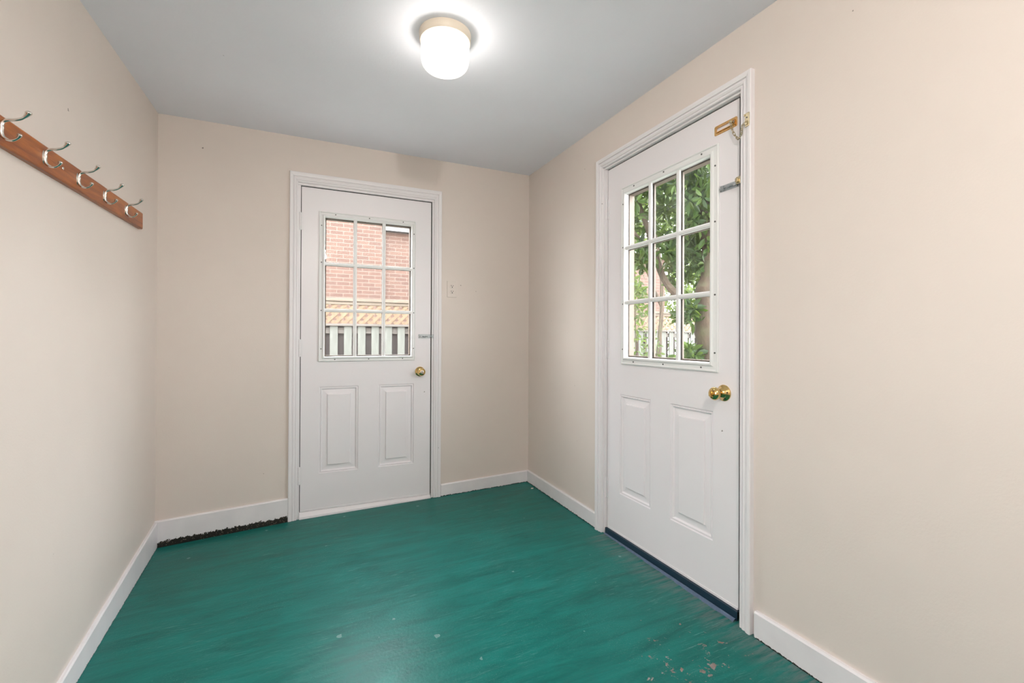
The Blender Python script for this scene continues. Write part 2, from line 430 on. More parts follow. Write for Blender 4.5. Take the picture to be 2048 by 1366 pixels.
structure(wall_hole('wall_rear', lambda u, d, z: (u, YREAR-d, z), -1.0, XR+.14, -.3, 2.45, None, .12), 'plain beige wall behind the camera', 'wall')
def side_window(name, x, label):
    w = structure(empty(name, (x, 0, 0)), label, 'window')
    a, c, e, f_ = SW; m_ = (a+c)/2; b = MB()
    for p, q in (((-.03, a, e), (.03, a+.05, f_)), ((-.03, c-.05, e), (.03, c, f_)), ((-.03, a+.05, e), (.03, c-.05, e+.05)), ((-.03, a+.05, f_-.05), (.03, c-.05, f_)), ((-.02, m_-.02, e+.05), (.02, m_+.02, f_-.05))): b.box(p, q)
    b.build('window_frame', M['frame'], w)
    b = MB(); b.box((-.003, a+.05, e+.05), (.003, c-.05, f_-.05)); b.build('glass_pane', M['glass'], w)
side_window('fill_window_1', -.90, 'unseen window added in the left wall to let in fill daylight')

# ------------------------------------------------------------------ baseboards
def baseboard(name, pts_top, pts_bot, nrm, th, m, label, cap=True):
    """pts_*: matching polylines of top / bottom edges on the wall; nrm = direction into the room"""
    b = MB(); nrm = Vector(nrm)*th
    n = len(pts_top); L = 0
    for i in range(n-1):
        t0, t1, b0, b1 = (Vector(p) for p in (pts_top[i], pts_top[i+1], pts_bot[i], pts_bot[i+1]))
        h0, h1 = (t0-b0).length, (t1-b1).length; L1 = L+(t1-t0).length
        e = nrm*.30; dz = Vector((0, 0, -.006))
        b.face([b0+nrm, b1+nrm, t1+nrm+dz, t0+nrm+dz], [(L, 0), (L1, 0), (L1, h1-.006), (L, h0-.006)])
        b.face([t0+nrm+dz, t1+nrm+dz, t1+nrm-e, t0+nrm-e], [(L, h0-.006), (L1, h1-.006), (L1, h1), (L, h0)])
        b.face([t0+nrm-e, t1+nrm-e, t1, t0], [(L, h0), (L1, h1), (L1, h1), (L, h0)])
        b.face([b0, b1, b1+nrm, b0+nrm], [(L, 0)]*4)
        b.face([t0, t1, b1, b0], [(L, .09)]*4)
        L = L1
    for i in (0, -1):
        t, q = Vector(pts_top[i]), Vector(pts_bot[i])
        b.face([q, q+nrm, t+nrm, t], [(0, .0), (0, .0), (0, .1), (0, .1)])
    return structure(b.build(name, m), label, 'baseboard')
baseboard('baseboard_back_left', [(XL-.01, YB, .077), (-.114, YB, .112)], [(XL-.01, YB, zf(XL, YB)-.004), (-.114, YB, zf(-.114, YB)-.002)], (0, -1, 0), .014,
          M['basemold'], 'white baseboard with black mould along its foot, left of the smaller door')
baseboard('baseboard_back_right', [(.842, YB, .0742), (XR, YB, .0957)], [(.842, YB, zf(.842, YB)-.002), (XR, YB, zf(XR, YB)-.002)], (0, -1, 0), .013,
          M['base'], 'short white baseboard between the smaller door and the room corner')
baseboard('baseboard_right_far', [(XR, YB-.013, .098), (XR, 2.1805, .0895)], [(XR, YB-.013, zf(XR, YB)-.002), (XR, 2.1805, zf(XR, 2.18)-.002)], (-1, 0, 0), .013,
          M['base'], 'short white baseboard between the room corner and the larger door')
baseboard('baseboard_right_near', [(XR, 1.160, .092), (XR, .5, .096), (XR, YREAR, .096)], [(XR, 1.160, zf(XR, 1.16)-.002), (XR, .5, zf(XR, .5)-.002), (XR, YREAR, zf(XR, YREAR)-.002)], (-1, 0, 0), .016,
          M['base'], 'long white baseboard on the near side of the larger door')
tp, bt = [], []
for k in range(9):
    y = YB-.016-(YB-.016-YREAR)*k/8 if k > 3 else YB-.016-.45*k
    zt = .073-.030*min((YB-y), 2); zb = zf(-.72, y)-.004
    tp.append((xl(y, zt), y, zt)); bt.append((xl(y, zb), y, zb))
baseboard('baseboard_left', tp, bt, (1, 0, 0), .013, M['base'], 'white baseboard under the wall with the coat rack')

# ------------------------------------------------------------------ doors
def door(name, d, rz, sash, gls, panels, label, hinge_z, knob, latch_z):
    root = structure(empty(name, (d['X'], d['Y'], 0), rz), label, 'door')
    W, z0, z1, T = d['W'], d['z0'], d['z1'], .044
    b = MB()
    q = lambda u0, u1, a, c, y: b.face([(u0, y, a), (u1, y, a), (u1, y, c), (u0, y, c)])
    pz0 = panels[0][2]; pz1 = panels[0][3]
    (l0, l1, _, _), (r0, r1, _, _) = panels
    q(0, W, z0, pz0, 0); q(0, W, pz1, gls[2], 0); q(0, W, gls[3], z1, 0)
    q(0, l0, pz0, pz1, 0); q(l1, r0, pz0, pz1, 0); q(r1, W, pz0, pz1, 0)
    q(0, gls[0], gls[2], gls[3], 0); q(gls[1], W, gls[2], gls[3], 0)
    rect = lambda r, i, y: [(r[0]+i, y, r[2]+i), (r[1]-i, y, r[2]+i), (r[1]-i, y, r[3]-i), (r[0]+i, y, r[3]-i)]
    for p in ((l0, l1, pz0, pz1), (r0, r1, pz0, pz1)):
        prof = [(0, 0), (.003, .006), (.007, .006), (.009, .0025), (.012, .003), (.017, .0115), (.021, .0115), (.047, .0085), (.049, .0015), (.052, .0005)]
        rg = [rect(p, i, y) for i, y in prof]
        b.rings(rg); b.face(rg[-1])
    q(0, W, z0, gls[2], T); q(0, W, gls[3], z1, T); q(0, gls[0], gls[2], gls[3], T); q(gls[1], W, gls[2], gls[3], T)
    b.rings([rect((0, W, z0, z1), 0, 0), rect((0, W, z0, z1), 0, T)])
    b.rings([rect(gls, 0, 0), rect(gls, 0, T)])
    slab = b.build('slab', M['door'], root)
    # window frame, raised from the slab
    b = MB()
    def lr(t, y): 
        r = [sash[k]+(gls[k]-sash[k])*t for k in range(4)]; return rect(r, 0, y)
    prof = [(0, .0), (0, -.006), (.06, -.009), (.16, -.0095), (.22, -.006), (.27, -.0052), (.58, -.0065), (.66, -.011), (.74, -.013), (.88, -.013), (.97, -.010), (1.0, -.006), (1.01, .0035)]
    b.rings([lr(t, y) for t, y in prof])
    fr = b.build('window_frame', M['frame'], root)
    sm = None; tm = .42
    def sp(t, side):
        a = [sash[k]+(gls[k]-sash[k])*tm for k in range(4)]
        if side == 't': return (sash[0]+(sash[1]-sash[0])*t, a[3])
        if side == 'b': return (sash[0]+(sash[1]-sash[0])*t, a[2])
        if side == 'l': return (a[0], sash[2]+(sash[3]-sash[2])*t)
        return (a[1], sash[2]+(sash[3]-sash[2])*t)
    spots = [sp(t, s_) for s_ in 'tb' for t in (.16, .50, .86)]+[sp(t, s_) for s_ in 'lr' for t in (.085, .34, .66, .905)]
    for (u, z) in spots:
        if sm is None:
            b = MB(); b.lathe([(.0038, 0), (.0036, .0035), (.0028, .0042), (0, .0043)], Matrix.Rotation(PI/2, 4, 'X'), 12)
            sm = b.build('screw', M['steel'], fr)
            o = sm; o['label'] = 'dark screw'
        else:
            o = sm.copy(); C.objects.link(o); o.parent = fr
        o.location = (u, -.0045, z)
    # muntins on both sides of the glass
    b = MB()
    def bar(u0, u1, za, zb_, vert, ya, yb_):
        if 1:
            mid = ya+(yb_-ya)*.65
            pr = [(-.5, ya), (-.5, mid), (-.22, yb_), (.22, yb_), (.5, mid), (.5, ya)]
            w = .021
            if vert: A = [(u0+w*s_, y, za) for s_, y in pr]; B_ = [(u0+w*s_, y, zb_) for s_, y in pr]
            else: A = [(u0, y, za+w*s_) for s_, y in pr]; B_ = [(u1, y, za+w*s_) for s_, y in pr]
            for k in range(len(pr)-1): b.face([A[k], A[k+1], B_[k+1], B_[k]])
            b.face(A); b.face(B_)
    gw, gh = gls[1]-gls[0], gls[3]-gls[2]
    for k in (1, 2):
        bar(gls[0]+gw*k/3, 0, gls[2], gls[3], True, .004, -.0065)
        bar(gls[0]-.006, gls[1]+.006, gls[2]+gh*k/3, 0, False, .0042, -.0069)
    b.build('muntin_grille', M['frame'], root)
    b = MB()
    for k in (1, 2):
        bar(gls[0]+gw*k/3, 0, gls[2], gls[3], True, .016, .030)
        bar(gls[0], gls[1], gls[2]+gh*k/3, 0, False, .0161, .0304)
    o = b.build('outer_muntin_grille', M['taupe'], root); o['label'] = 'taupe outer grille'
    b = MB(); b.rings([rect(gls, 0, .0165), rect(gls, .007, .0165), rect(gls, .007, T+.004), rect(gls, -.03, T+.004), rect(gls, -.03, T+.001)])
    o = b.build('outer_frame', M['taupe'], root); o['label'] = 'taupe outer window frame'
    b = MB()
    b.box((-.0038, .004, z0), (-.0002, .036, z1+.002)); b.box((W+.0003, .003, z0), (W+.0058, .036, z1+.002)); b.box((-.0035, .004, z1+.0003), (W+.0058, .036, z1+.0046))
    b.build('gap_shade', M['dark'], root)  # dark strip that paints the shade in the gap around the slab
    b = MB(); b.box((gls[0]+.0005, .004, gls[2]+.0005), (gls[1]-.0005, .016, gls[3]-.0005)); b.build('glass_pane', M['glass'], root)
    # hinges (painted over): barrel of five knuckles and a narrow leaf
    for za, zb_ in hinge_z:
        b = MB(); hh = (zb_-za)/5
        for k in range(5):
            b.tube([(-.007, -.008, za+hh*k+.0006), (-.007, -.008, za+hh*(k+1)-.0006)], .0062, 10)
        b.tube([(-.007, -.008, zb_), (-.007, -.008, zb_+.005)], [.005, .003], 10)
        b.tube([(-.007, -.008, za), (-.007, -.008, za-.005)], [.005, .003], 10)
        hg = b.build('hinge', M['trim'], root)
        b = MB(); b.box((-.005, -.0025, za), (.012, .0, zb_)); b.build('hinge_leaf', M['trim'], hg)
    # knob
    ku, kz, kind = knob
    Mx = Matrix.Translation((ku, 0, kz)) @ Matrix.Rotation(PI/2, 4, 'X')
    b = MB(); b.lathe([(.0, .002), (.012, .0225), (.0115, .028), (.013, .034), (.020, .040), (.0255, .048), (.0265, .054), (.0245, .060), (.018, .0655), (.0135, .0675), (.012, .066), (0, .066)], Mx)
    kb = b.build('door_knob', M['brass'], root)
    b = MB(); b.lathe([(.0335, 0), (.0335, .002), (.032, .004), (.026, .007), (.022, .013), (.0165, .022), (.014, .024), (.012, .024)], Mx); b.build('rose', M['brass'], kb)
    b = MB()
    if kind == 'turn':
        b.lathe([(.0115, .066), (.0115, .069), (.0105, .070), (0, .070)], Mx)
        b.box((ku-.0030, -.083, kz-.009), (ku+.0030, -.069, kz+.009), .0012); b.build('thumb_turn', M['brass'], kb)
        for a in (R(10), R(-60)):
            b = MB(); b.lathe([(.003, .0), (.003, .004), (0, .004)], Matrix.Translation((ku+.024*math.cos(a), -.008, kz+.024*math.sin(a))) @ Matrix.Rotation(PI/2, 4, 'X'), 10)
            b.build('screw_hole', M['dark'], kb)
    else:
        b.lathe([(.0118, .064), (.0118, .0675), (.010, .0682), (.006, .0684), (0, .0684)], Mx); b.build('lock_cylinder', M['nickel'], kb)
        b = MB(); b.box((ku-.001, -.0692, kz-.0055), (ku+.001, -.068, kz+.0055)); b.box((ku-.003, -.0691, kz+.002), (ku+.003, -.068, kz+.0045)); b.build('keyhole', M['dark'], kb)
    # latch edge plate
    b = MB(); b.box((W, .004, latch_z-.029), (W+.0022, .028, latch_z+.029)); b.build('latch_plate', M['steel'], root)
    # bottom sweep line
    b = MB(); b.box((.002, -.0025, z0-.004), (W-.002, .03, z0+.006)); b.build('bottom_sweep', M['trim'], root)
    return root

door('door_1', D1, 0, (.100, .7095, .9425, 1.893), (.1362, .6805, .9735, 1.857), [(.108, .342, .2375, .782), (.4695, .7025, .2375, .782)],
     'smaller white half-glazed door with brick wall seen through its nine panes', [(.183, .290), (.976, 1.082), (1.764, 1.870)], (.7436, .8635, 'key'), .87)
f = lambda y: (2.098-y)*sc
g = lambda z: (z-1.1)*sc+1.1
door('door_2', D2, -PI/2, (f(1.9722), f(1.3412), g(.960), g(1.904)), (f(1.9398), f(1.3820), g(1.0), g(1.865)),
     [(f(1.989), f(1.7476), g(.2597), g(.7975)), (f(1.6143), f(1.3712), g(.2597), g(.7975))],
     'larger white half-glazed door with green leaves seen through its nine panes', [(.2015, .3125), (.9874, 1.0886), (1.772, 1.885)], (f(1.3173), g(.8795), 'turn'), .88)

# casings, jambs and thresholds
def trim(name, d, rz, wall_d, rev, rev_r, outL, outR, outT, foot, label, thick, thr):
    """wall_d: how far the room-side wall face lies before the slab face"""
    root = structure(empty(name, (d['X'], d['Y'], 0), rz), label, 'door casing')
    W, z1 = d['W'], d['z1']
    yw = -wall_d
    s_ = thick/.018
    base = [(0, 0), (0, .009), (.05, .0115), (.16, .0115), (.20, .0092), (.25, .0125), (.38, .0150), (.52, .0135), (.57, .0110), (.61, .0160), (.80, .018), (.95, .018), (1, .0155), (1, 0)]
    def run(pa, pb):                                        # pa/pb: functions t -> (u, z) of the two ends
        b = MB()
        A = [(pa(t)[0], yw-h*s_, pa(t)[1]) for t, h in base]; B_ = [(pb(t)[0], yw-h*s_, pb(t)[1]) for t, h in base]
        for k in range(len(base)-1): b.face([A[k], A[k+1], B_[k+1], B_[k]])
        b.face(A); b.face(B_); b.build('casing', M['trim'], root)
    iL, iR, iT = -rev, W+rev_r, z1+rev
    oL, oR, oT = -outL, W+outR, z1+outT
    e = .0004
    run(lambda t: (iL+(oL-iL)*t, foot[0]), lambda t: (iL+(oL-iL)*t, iT+(oT-iT)*t-e))
    run(lambda t: (iR+(oR-iR)*t, foot[1]), lambda t: (iR+(oR-iR)*t, iT+(oT-iT)*t-e))
    run(lambda t: (iL+(oL-iL)*t+e, iT+(oT-iT)*t), lambda t: (iR+(oR-iR)*t-e, iT+(oT-iT)*t))
    for (u0, u1, za, zb_) in ((-.0215, -.004, -.10, z1+.004), (W+.006, W+max(.0215, rev_r+.002), -.10, z1+.004), (-.0215, W+.0215, z1+.005, z1+.0215)):
        b = MB(); b.box((u0, -.001 if (u0 > .5 and rev_r > .02) else yw-.0005, za), (u1, .105, zb_)); b.build('jamb', M['trim'], root)
    b = MB(); yy = .0455
    b.box((-.004, yy, 0), (.010, yy+.03, z1+.004)); b.box((W-.008, yy, 0), (W+.006, yy+.03, z1+.004)); b.box((.010, yy, z1-.008), (W-.008, yy+.03, z1+.004))
    b.build('door_stop', M['steel'], root)
    thr(root, W, yw)
    return root
def thr1(root, W, yw):
    b = MB()
    n = 24
    for k in range(n):
        u0, u1 = -.003+(W+.005)*k/n, -.003+(W+.005)*(k+1)/n
        zz = lambda u: zf(D1['X']+u, YB)-.006
        P = [[(u, yw-.012, zz(u)), (u, yw-.010, zz(u)+.018*(1-.25*u)), (u, .0, .0085), (u, .10, .0085), (u, .10, -.12)] for u in (u0, u1)]
        for i in range(4): b.face([P[0][i], P[1][i], P[1][i+1], P[0][i+1]])
    b.build('threshold', M['trim'], root)
def thr2(root, W, yw):
    b = MB(); z0 = zf(XR, 1.7)
    b.face([(-.003, yw+.004, z0-.02), (W+.005, yw+.004, z0-.02), (W+.005, yw+.006, .0325), (-.003, yw+.006, .0325)])
    b.face([(-.003, yw+.006, .0325), (W+.005, yw+.006, .0325), (W+.005, .10, .0325), (-.003, .10, .0325)])
    b.face([(-.003, .10, .0325), (W+.005, .10, .0325), (W+.005, .10, -.1), (-.003, .10, -.1)])
    b.build('threshold', M['navy'], root)
    b = MB(); rnd = random.Random(3); n = 40; P = []
    for k in range(n+1):
        u = .002+(W-.0)*k/n; w = .009+.006*rnd.random()
        P.append([(u, yw-w, z0-.003), (u, yw-w+.004, z0+.0035), (u, yw-.001, z0+.0075), (u, yw+.005, z0+.004)])
    for k in range(n):
        for i in range(3): b.face([P[k][i], P[k+1][i], P[k+1][i+1], P[k][i+1]])
    b.build('sill_strip', M['blue'], root)
trim('trim_1', D1, 0, .010, .019, .019, .0655, .0705, .0815, (zf(-.1, YB)-.003, zf(.82, YB)-.003), 'white moulded casing around the smaller door', .016, thr1)
trim('trim_2', D2, -PI/2, .018, .013, .029, .0665, .0800, .066, (zf(XR, 2.15)-.003, zf(XR, 1.18)-.003), 'white moulded casing around the larger door', .023, thr2)

# ------------------------------------------------------------------ door chain (larger door)
ch = tag(empty('door_chain', (D2['X'], D2['Y'], 0), -PI/2), 'brass security chain hanging between the top of the larger door and its casing', 'door chain')
U = lambda y: D2['Y']-y
u0, u1, zc_ = U(1.3735), U(1.2640), 1.962
b = MB()
za, zb_ = zc_-.0195, zc_+.0195
def rrect(a0, a1, c0, c1, r, y, n=5):
    out = []
    for (cx, cz, a) in ((a1-r, c0+r, -90), (a1-r, c1-r, 0), (a0+r, c1-r, 90), (a0+r, c0+r, 180)):
        for k in range(n): out.append((cx+r*math.cos(R(a+90*k/(n-1))), y, cz+r*math.sin(R(a+90*k/(n-1)))))
    return out
def ringsN(b, rg):
    n = len(rg[0])
    for A, B_ in zip(rg, rg[1:]):
        for k in range(n): b.face([A[k], A[(k+1) % n], B_[(k+1) % n], B_[k]])
ringsN(b, [rrect(u0, u1, za, zb_, .006, 0), rrect(u0, u1, za, zb_, .006, -.002), rrect(u0+.002, u1-.002, za+.002, zb_-.002, .005, -.0032), rrect(u0+.008, u1-.006, za+.008, zb_-.008, .005, -.0032),
           rrect(u0+.010, u1-.0065, za+.0095, zb_-.0095, .005, -.0085), rrect(u0+.012, u1-.007, za+.0115, zb_-.0115, .004, -.0085), rrect(u0+.012, u1-.007, za+.0115, zb_-.0115, .004, -.001)])
b.build('track_plate', M['orangebrass'], ch)
b = MB(); b.lathe([(.0055, 0), (.0055, .004), (.003, .005), (.003, .012), (.006, .013), (.006, .016), (.0, .0165)], Matrix.Translation((u1-.017, -.004, zc_-.001)) @ Matrix.Rotation(PI/2, 4, 'X'), 16)
b.build('slide_stud', M['agedbrass'], ch)
ku0, ku1, kz0, kz1, ky = U(1.1975), U(1.1775), 1.899, 1.951, -.018-.0215
b = MB()
ringsN(b, [rrect(ku0, ku1, kz0, kz1, .004, ky+.003), rrect(ku0, ku1, kz0, kz1, .004, ky-.002), rrect(ku0+.0015, ku1-.0015, kz0+.0015, kz1-.0015, .003, ky-.003)])
b.face(rrect(ku0+.0015, ku1-.0015, kz0+.0015, kz1-.0015, .003, ky-.003))
b.box((ku0+.003, ky-.007, kz0+.006), (ku0+.012, ky-.003, kz0+.022), .0012); b.box((ku0-.003, ky-.006, kz1-.010), (ku0+.002, ky-.001, kz1-.003), .001)
b.build('keeper_plate', M['agedbrass'], ch)
b = MB(); b.lathe([(.003, 0), (.0028, .0012), (0, .0013)], Matrix.Translation(((ku0+ku1)/2-.001, ky-.003, kz1-.018)) @ Matrix.Rotation(PI/2, 4, 'X'), 10); b.build('screw', M['steel'], ch)
pts = [(u1-.017, -.0185, zc_-.004), (u1-.012, -.019, zc_-.025), (u1-.004, -.019, zc_-.048), (u1+.008, -.019, zc_-.070), (U(1.243), -.022, 1.8770), (U(1.2300), -.027, 1.8735), (U(1.2185), -.035, 1.8810), (U(1.2115), -.042, 1.8950), (U(1.2055), -.045, 1.910), (ku0+.007, ky-.006, kz0+.018)]
pp = [Vector(p) for p in pts]; ln = [0]
for a, c in zip(pp, pp[1:]): ln.append(ln[-1]+(c-a).length)
def at_(s_):
    for k in range(len(ln)-1):
        if s_ <= ln[k+1]: return pp[k].lerp(pp[k+1], (s_-ln[k])/(ln[k+1]-ln[k]))
    return pp[-1]
nl = 11; pitch = ln[-1]/nl
for k in range(nl):
    a, c = at_(k*pitch), at_((k+1)*pitch); m_ = (a+c)/2; t = (c-a).normalized()
    s2 = Vector((0, 1, 0)) if k % 2 == 0 else t.cross(Vector((0, 1, 0))).normalized()
    w = (s2-t*s2.dot(t)).normalized(); n_ = t.cross(w)
    Mx = Matrix((t, w, n_)).transposed().to_4x4(); Mx.translation = m_
    b = MB(); b.torus(Mx, pitch*.5+.0030, .0040, .00125); b.build('chain_link', M['agedbrass'], ch)

# slide bolts
def slide_bolt(loc, rz, ua, ub, zz, hh, ka, kb_, ky, label):
    o = tag(empty('slide_bolt', loc, rz), label, 'slide bolt')
    b = MB(); b.box((ua, -.0022, zz-hh), (ub, 0, zz+hh), .0007); b.build('base_plate', M['zinc'], o)
    for (p, q) in ((ua+.010, ua+.024), (ub-.020, ub-.006)):
        b = MB(); b.box((p, -.0115, zz-.007), (q, -.002, zz+.007), .002); b.build('guide', M['zinc'], o)
    b = MB(); b.tube([(ua+.004, -.007, zz), (kb_-.001, -.007 if abs(ky) < .02 else -.007, zz)], .0036, 12); rod = b.build('rod', M['zinc'], o)
    b = MB(); mu = (ua+ub)/2; b.tube([(mu, -.007, zz), (mu, -.018, zz-.006)], [.0028, .0028], 10); b.tube([(mu, -.017, zz-.0055), (mu, -.021, zz-.0075)], [.0042, .0036], 10); b.build('knob', M['zinc'], rod)
    for u in (ua+.005, ub-.0035):
        for dz in (-hh*.62, hh*.62):
            b = MB(); b.lathe([(.0022, 0), (.002, .001), (0, .0012)], Matrix.Translation((u, -.0022, zz+dz)) @ Matrix.Rotation(PI/2, 4, 'X'), 8); b.build('screw', M['steel'], o)
    b = MB(); b.box((ka, ky-.0015, zz-.014), (kb_, ky, zz+.014), .0006); b.box((ka+.002, ky-.011, zz-.008), (ka+.0115, ky-.0014, zz+.008), .0025); b.build('keeper', M['agedbrass'] if rz else M['zinc'], o)
    return o
slide_bolt((D1['X'], D1['Y'], 0), 0, U1a := .732, .8135, 1.1055, .0145, .822, .8415, -.0105, 'zinc slide bolt above the knob of the smaller door')
slide_bolt((D2['X'], D2['Y'], 0), -PI/2, U(1.345), U(1.2565), 1.7125, .0130, U(1.2435), U(1.2245), -.0185-.0125, 'zinc slide bolt below the brass chain on the larger door')

# ------------------------------------------------------------------ outlet
wo = tag(empty('wall_outlet', (.918, YB, 1.44), 0), 'beige painted double socket outlet beside the smaller door casing', 'outlet')
b = MB(); ringsN(b, [rrect(-.036, .036, -.0585, .0585, .004, 0), rrect(-.036, .036, -.0585, .0585, .004, -.003), rrect(-.033, .033, -.0555, .0555, .003, -.0055)])
b.face(rrect(-.033, .033, -.0555, .0555, .003, -.0055)); b.build('cover_plate', M['switch'], wo)
for zz in (.0195, -.0195):
    b = MB(); ringsN(b, [rrect(-.0165, .0165, zz-.014, zz+.014, .009, -.005), rrect(-.0165, .0165, zz-.014, zz+.014, .009, -.0072), rrect(-.0155, .0155, zz-.013, zz+.013, .008, -.0078)])
    b.face(rrect(-.0155, .0155, zz-.013, zz+.013, .008, -.0078)); r_ = b.build('receptacle', M['switch'], wo)
    for (du, dz, w, h) in ((-.0063, .004, .0016, .0046), (.0063, .004, .0016, .0040), (0, -.0065, .0030, .0034)):
        b = MB(); b.box((du-w, -.0084, zz+dz-h), (du+w, -.0070, zz+dz+h), .0005); b.build('slot', M['dark'], r_)
b = MB(); b.lathe([(.0032, 0), (.003, .001), (0, .0013)], Matrix.Translation((0, -.0055, 0)) @ Matrix.Rotation(PI/2, 4, 'X'), 10); b.build('screw', M['switch'], wo)

# ------------------------------------------------------------------ coat rack
tilt = R(.85)
cr = tag(empty('coat_rack', (XL, 2.10, 1.6560), 0), 'red-brown wooden coat rack with five double hooks on the left wall', 'coat rack')
cr.rotation_euler = (tilt, 0, 0)
b = MB(); ya, yb2 = 1.43-2.10, 2.781-2.10
pf = [(.0, -.0405), (.0145, -.0405), (.0165, -.0385), (.018, -.036), (.018, .036), (.0165, .0385), (.0145, .0405), (.0, .0405)]
A = [(x, ya, z) for x, z in pf]; B_ = [(x, yb2, z) for x, z in pf]
for k in range(len(pf)): b.face([A[k], A[(k+1) % 8], B_[(k+1) % 8], B_[k]])
b.face(A); b.face(B_); b.build('board', M['rack'], cr)
def hook_mesh():
    b = MB()
    def cat(pts, n=4):
        P = [Vector(p) for p in pts]; out = []
        for i in range(len(P)-1):
            p0, p1, p2, p3 = P[max(i-1, 0)], P[i], P[i+1], P[min(i+2, len(P)-1)]
            for k in range(n):
                t = k/n; out.append(.5*((2*p1)+(p2-p0)*t+(2*p0-5*p1+4*p2-p3)*t*t+(3*p1-p0-3*p2+p3)*t**3))
        out.append(P[-1]); return out
    up = cat([(.0045, 0, 0), (.0045, 0, .010), (.008, 0, .020), (.018, 0, .0255), (.031, 0, .0285), (.043, 0, .0335), (.051, 0, .041), (.0565, 0, .0495)])
    n = len(up); rs = []
    for k in range(n):
        t = k/(n-1); rs.append(.0052*(1-t)+.0030*t if t < .8 else .0033+(t-.8)/.2*.0036)
    b.tube(up, rs, 10)
    lo = cat([(.0045, 0, .004), (.0040, 0, -.010), (.0075, 0, -.021), (.017, 0, -.0275), (.027, 0, -.0265), (.035, 0, -.0205), (.039, 0, -.0135)])
    n = len(lo); rs = []
    for k in range(n):
        t = k/(n-1); rs.append(.0052*(1-t)+.0028*t if t < .82 else .0031+(t-.82)/.18*.0026)
    b.tube(lo, rs, 10)
    for c, r in (((.0575, 0, .0515), .0075), ((.0395, 0, -.0115), .0060)):
        bm = bmesh.new(); bmesh.ops.create_uvsphere(bm, u_segments=14, v_segments=10, radius=r); b.bm(bm, Matrix.Translation(c) @ Matrix.Diagonal((1, 1, .8, 1)), True)
    ring = [(0, .0078*math.cos(2*PI*k/20), .021*math.sin(2*PI*k/20)) for k in range(20)]
    b.raw([(0, y, z) for _, y, z in ring]+[(.0035, y*.9, z*.95) for _, y, z in ring], [tuple((k, (k+1) % 20, 20+(k+1) % 20, 20+k)) for k in range(20)]+[tuple(range(20, 40))], True)
    return b
hk = None
for y in (2.5515, 2.3180, 2.0921, 1.8680, 1.6500):
    if hk is None: hk = hook_mesh().build('hook', M['nickel'], cr); o = hk
    else: o = hk.copy(); C.objects.link(o); o.parent = cr
    o.location = (.0178, y-2.10, 0)
    if y == 2.5515:
        sb = MB(); sb.lathe([(.0022, 0), (.002, .001), (0, .0013)], Matrix.Translation((.0035, 0, .0145)) @ Matrix.Rotation(PI/2, 4, 'Y'), 8)
b = MB(); b.lathe([(.0058, 0), (.0056, .002), (.0035, .0038), (0, .0042)], Matrix.Translation((.018, 1.985-2.10, .003)) @ Matrix.Rotation(PI/2, 4, 'Y'), 14); o = b.build('screw', M['nickel'], cr)
o['label'] = 'lone mounting screw head'

# ------------------------------------------------------------------ ceiling light
LX, LY = .494, 1.772; LZ = zc(LY)
cl = tag(empty('ceiling_light', (LX, LY, LZ)), 'round lit ceiling light with cream base ring and frosted glass shade', 'ceiling light')
b = MB(); b.lathe([(.0, .002), (.1035, .002), (.1035, -.004), (.1015, -.030), (.099, -.033), (.093, -.034), (.092, -.020), (.0, -.018)], None, 64); b.build('base_ring', M['fixture'], cl)
b = MB(); prof = [(.089, -.026), (.0925, -.034), (.0945, -.045), (.096, -.062), (.096, -.092), (.0945, -.110), (.090, -.124), (.081, -.134), (.066, -.141), (.045, -.145), (.022, -.147), (.0, -.1475)]
n = 96; vs, fs = [], []
for i, (r_, h) in enumerate(prof):
    for k in range(n):
        rr = max(r_*(1+(.006*(1 if k % 2 else -1) if 1 < i < 8 else 0)), 1e-5)
        vs.append((rr*math.cos(2*PI*k/n), rr*math.sin(2*PI*k/n), h))
for i in range(len(prof)-1):
    for k in range(n): fs.append((i*n+k, i*n+(k+1) % n, (i+1)*n+(k+1) % n, (i+1)*n+k))
b.raw(vs, fs, True); b.build('glass_shade', M['shade'], cl)
b = MB(); bm = bmesh.new(); bmesh.ops.create_uvsphere(bm, u_segments=20, v_segments=14, radius=.029); b.bm(bm, Matrix.Translation((0, 0, -.114)), True)
b.lathe([(.013, -.018), (.013, -.070), (.021, -.094)], None, 16); b.build('bulb', M['bulb'], cl)

c2 = cl.copy(); C.objects.link(c2); c2.location = (.18, -.42, zc(-.42)); c2['label'] = 'unseen ceiling light added behind the camera as fill'  # unseen fixture added to brighten the side walls and ceiling
for o in list(cl.children):
    k = o.copy(); C.objects.link(k); k.parent = c2
    if o.name.startswith('bulb'): k.data = k.data.copy(); k.data.materials[0] = emit('added fill bulb', (1, .975, .95), 1450)

# paint chip on the floor
b = MB(); rnd = random.Random(5)
top = [(.011*math.cos(2*PI*k/7)*(.7+.5*rnd.random()), .008*math.sin(2*PI*k/7)*(.7+.5*rnd.random())) for k in range(7)]
b.raw([(x, y, 0) for x, y in top]+[(x*.9, y*.9, .004) for x, y in top], [tuple((k, (k+1) % 7, 7+(k+1) % 7, 7+k)) for k in range(7)]+[tuple(range(7, 14)), tuple(range(6, -1, -1))])
o = b.build('paint_chip', M['switch']); o.location = (1.478, 2.925, zf(1.478, 2.925)); tag(o, 'tiny cream paint chip on the floor by the baseboard in the corner', 'paint chip')

# ------------------------------------------------------------------ outside
YF = 5.85
GZ = -.35
b = MB(); b.box((-14, -8, GZ-.3), (22, 26, GZ)); structure(b.build('ground', M['ground']), 'ground outside the doors, made pale to bounce light indoors', 'ground')

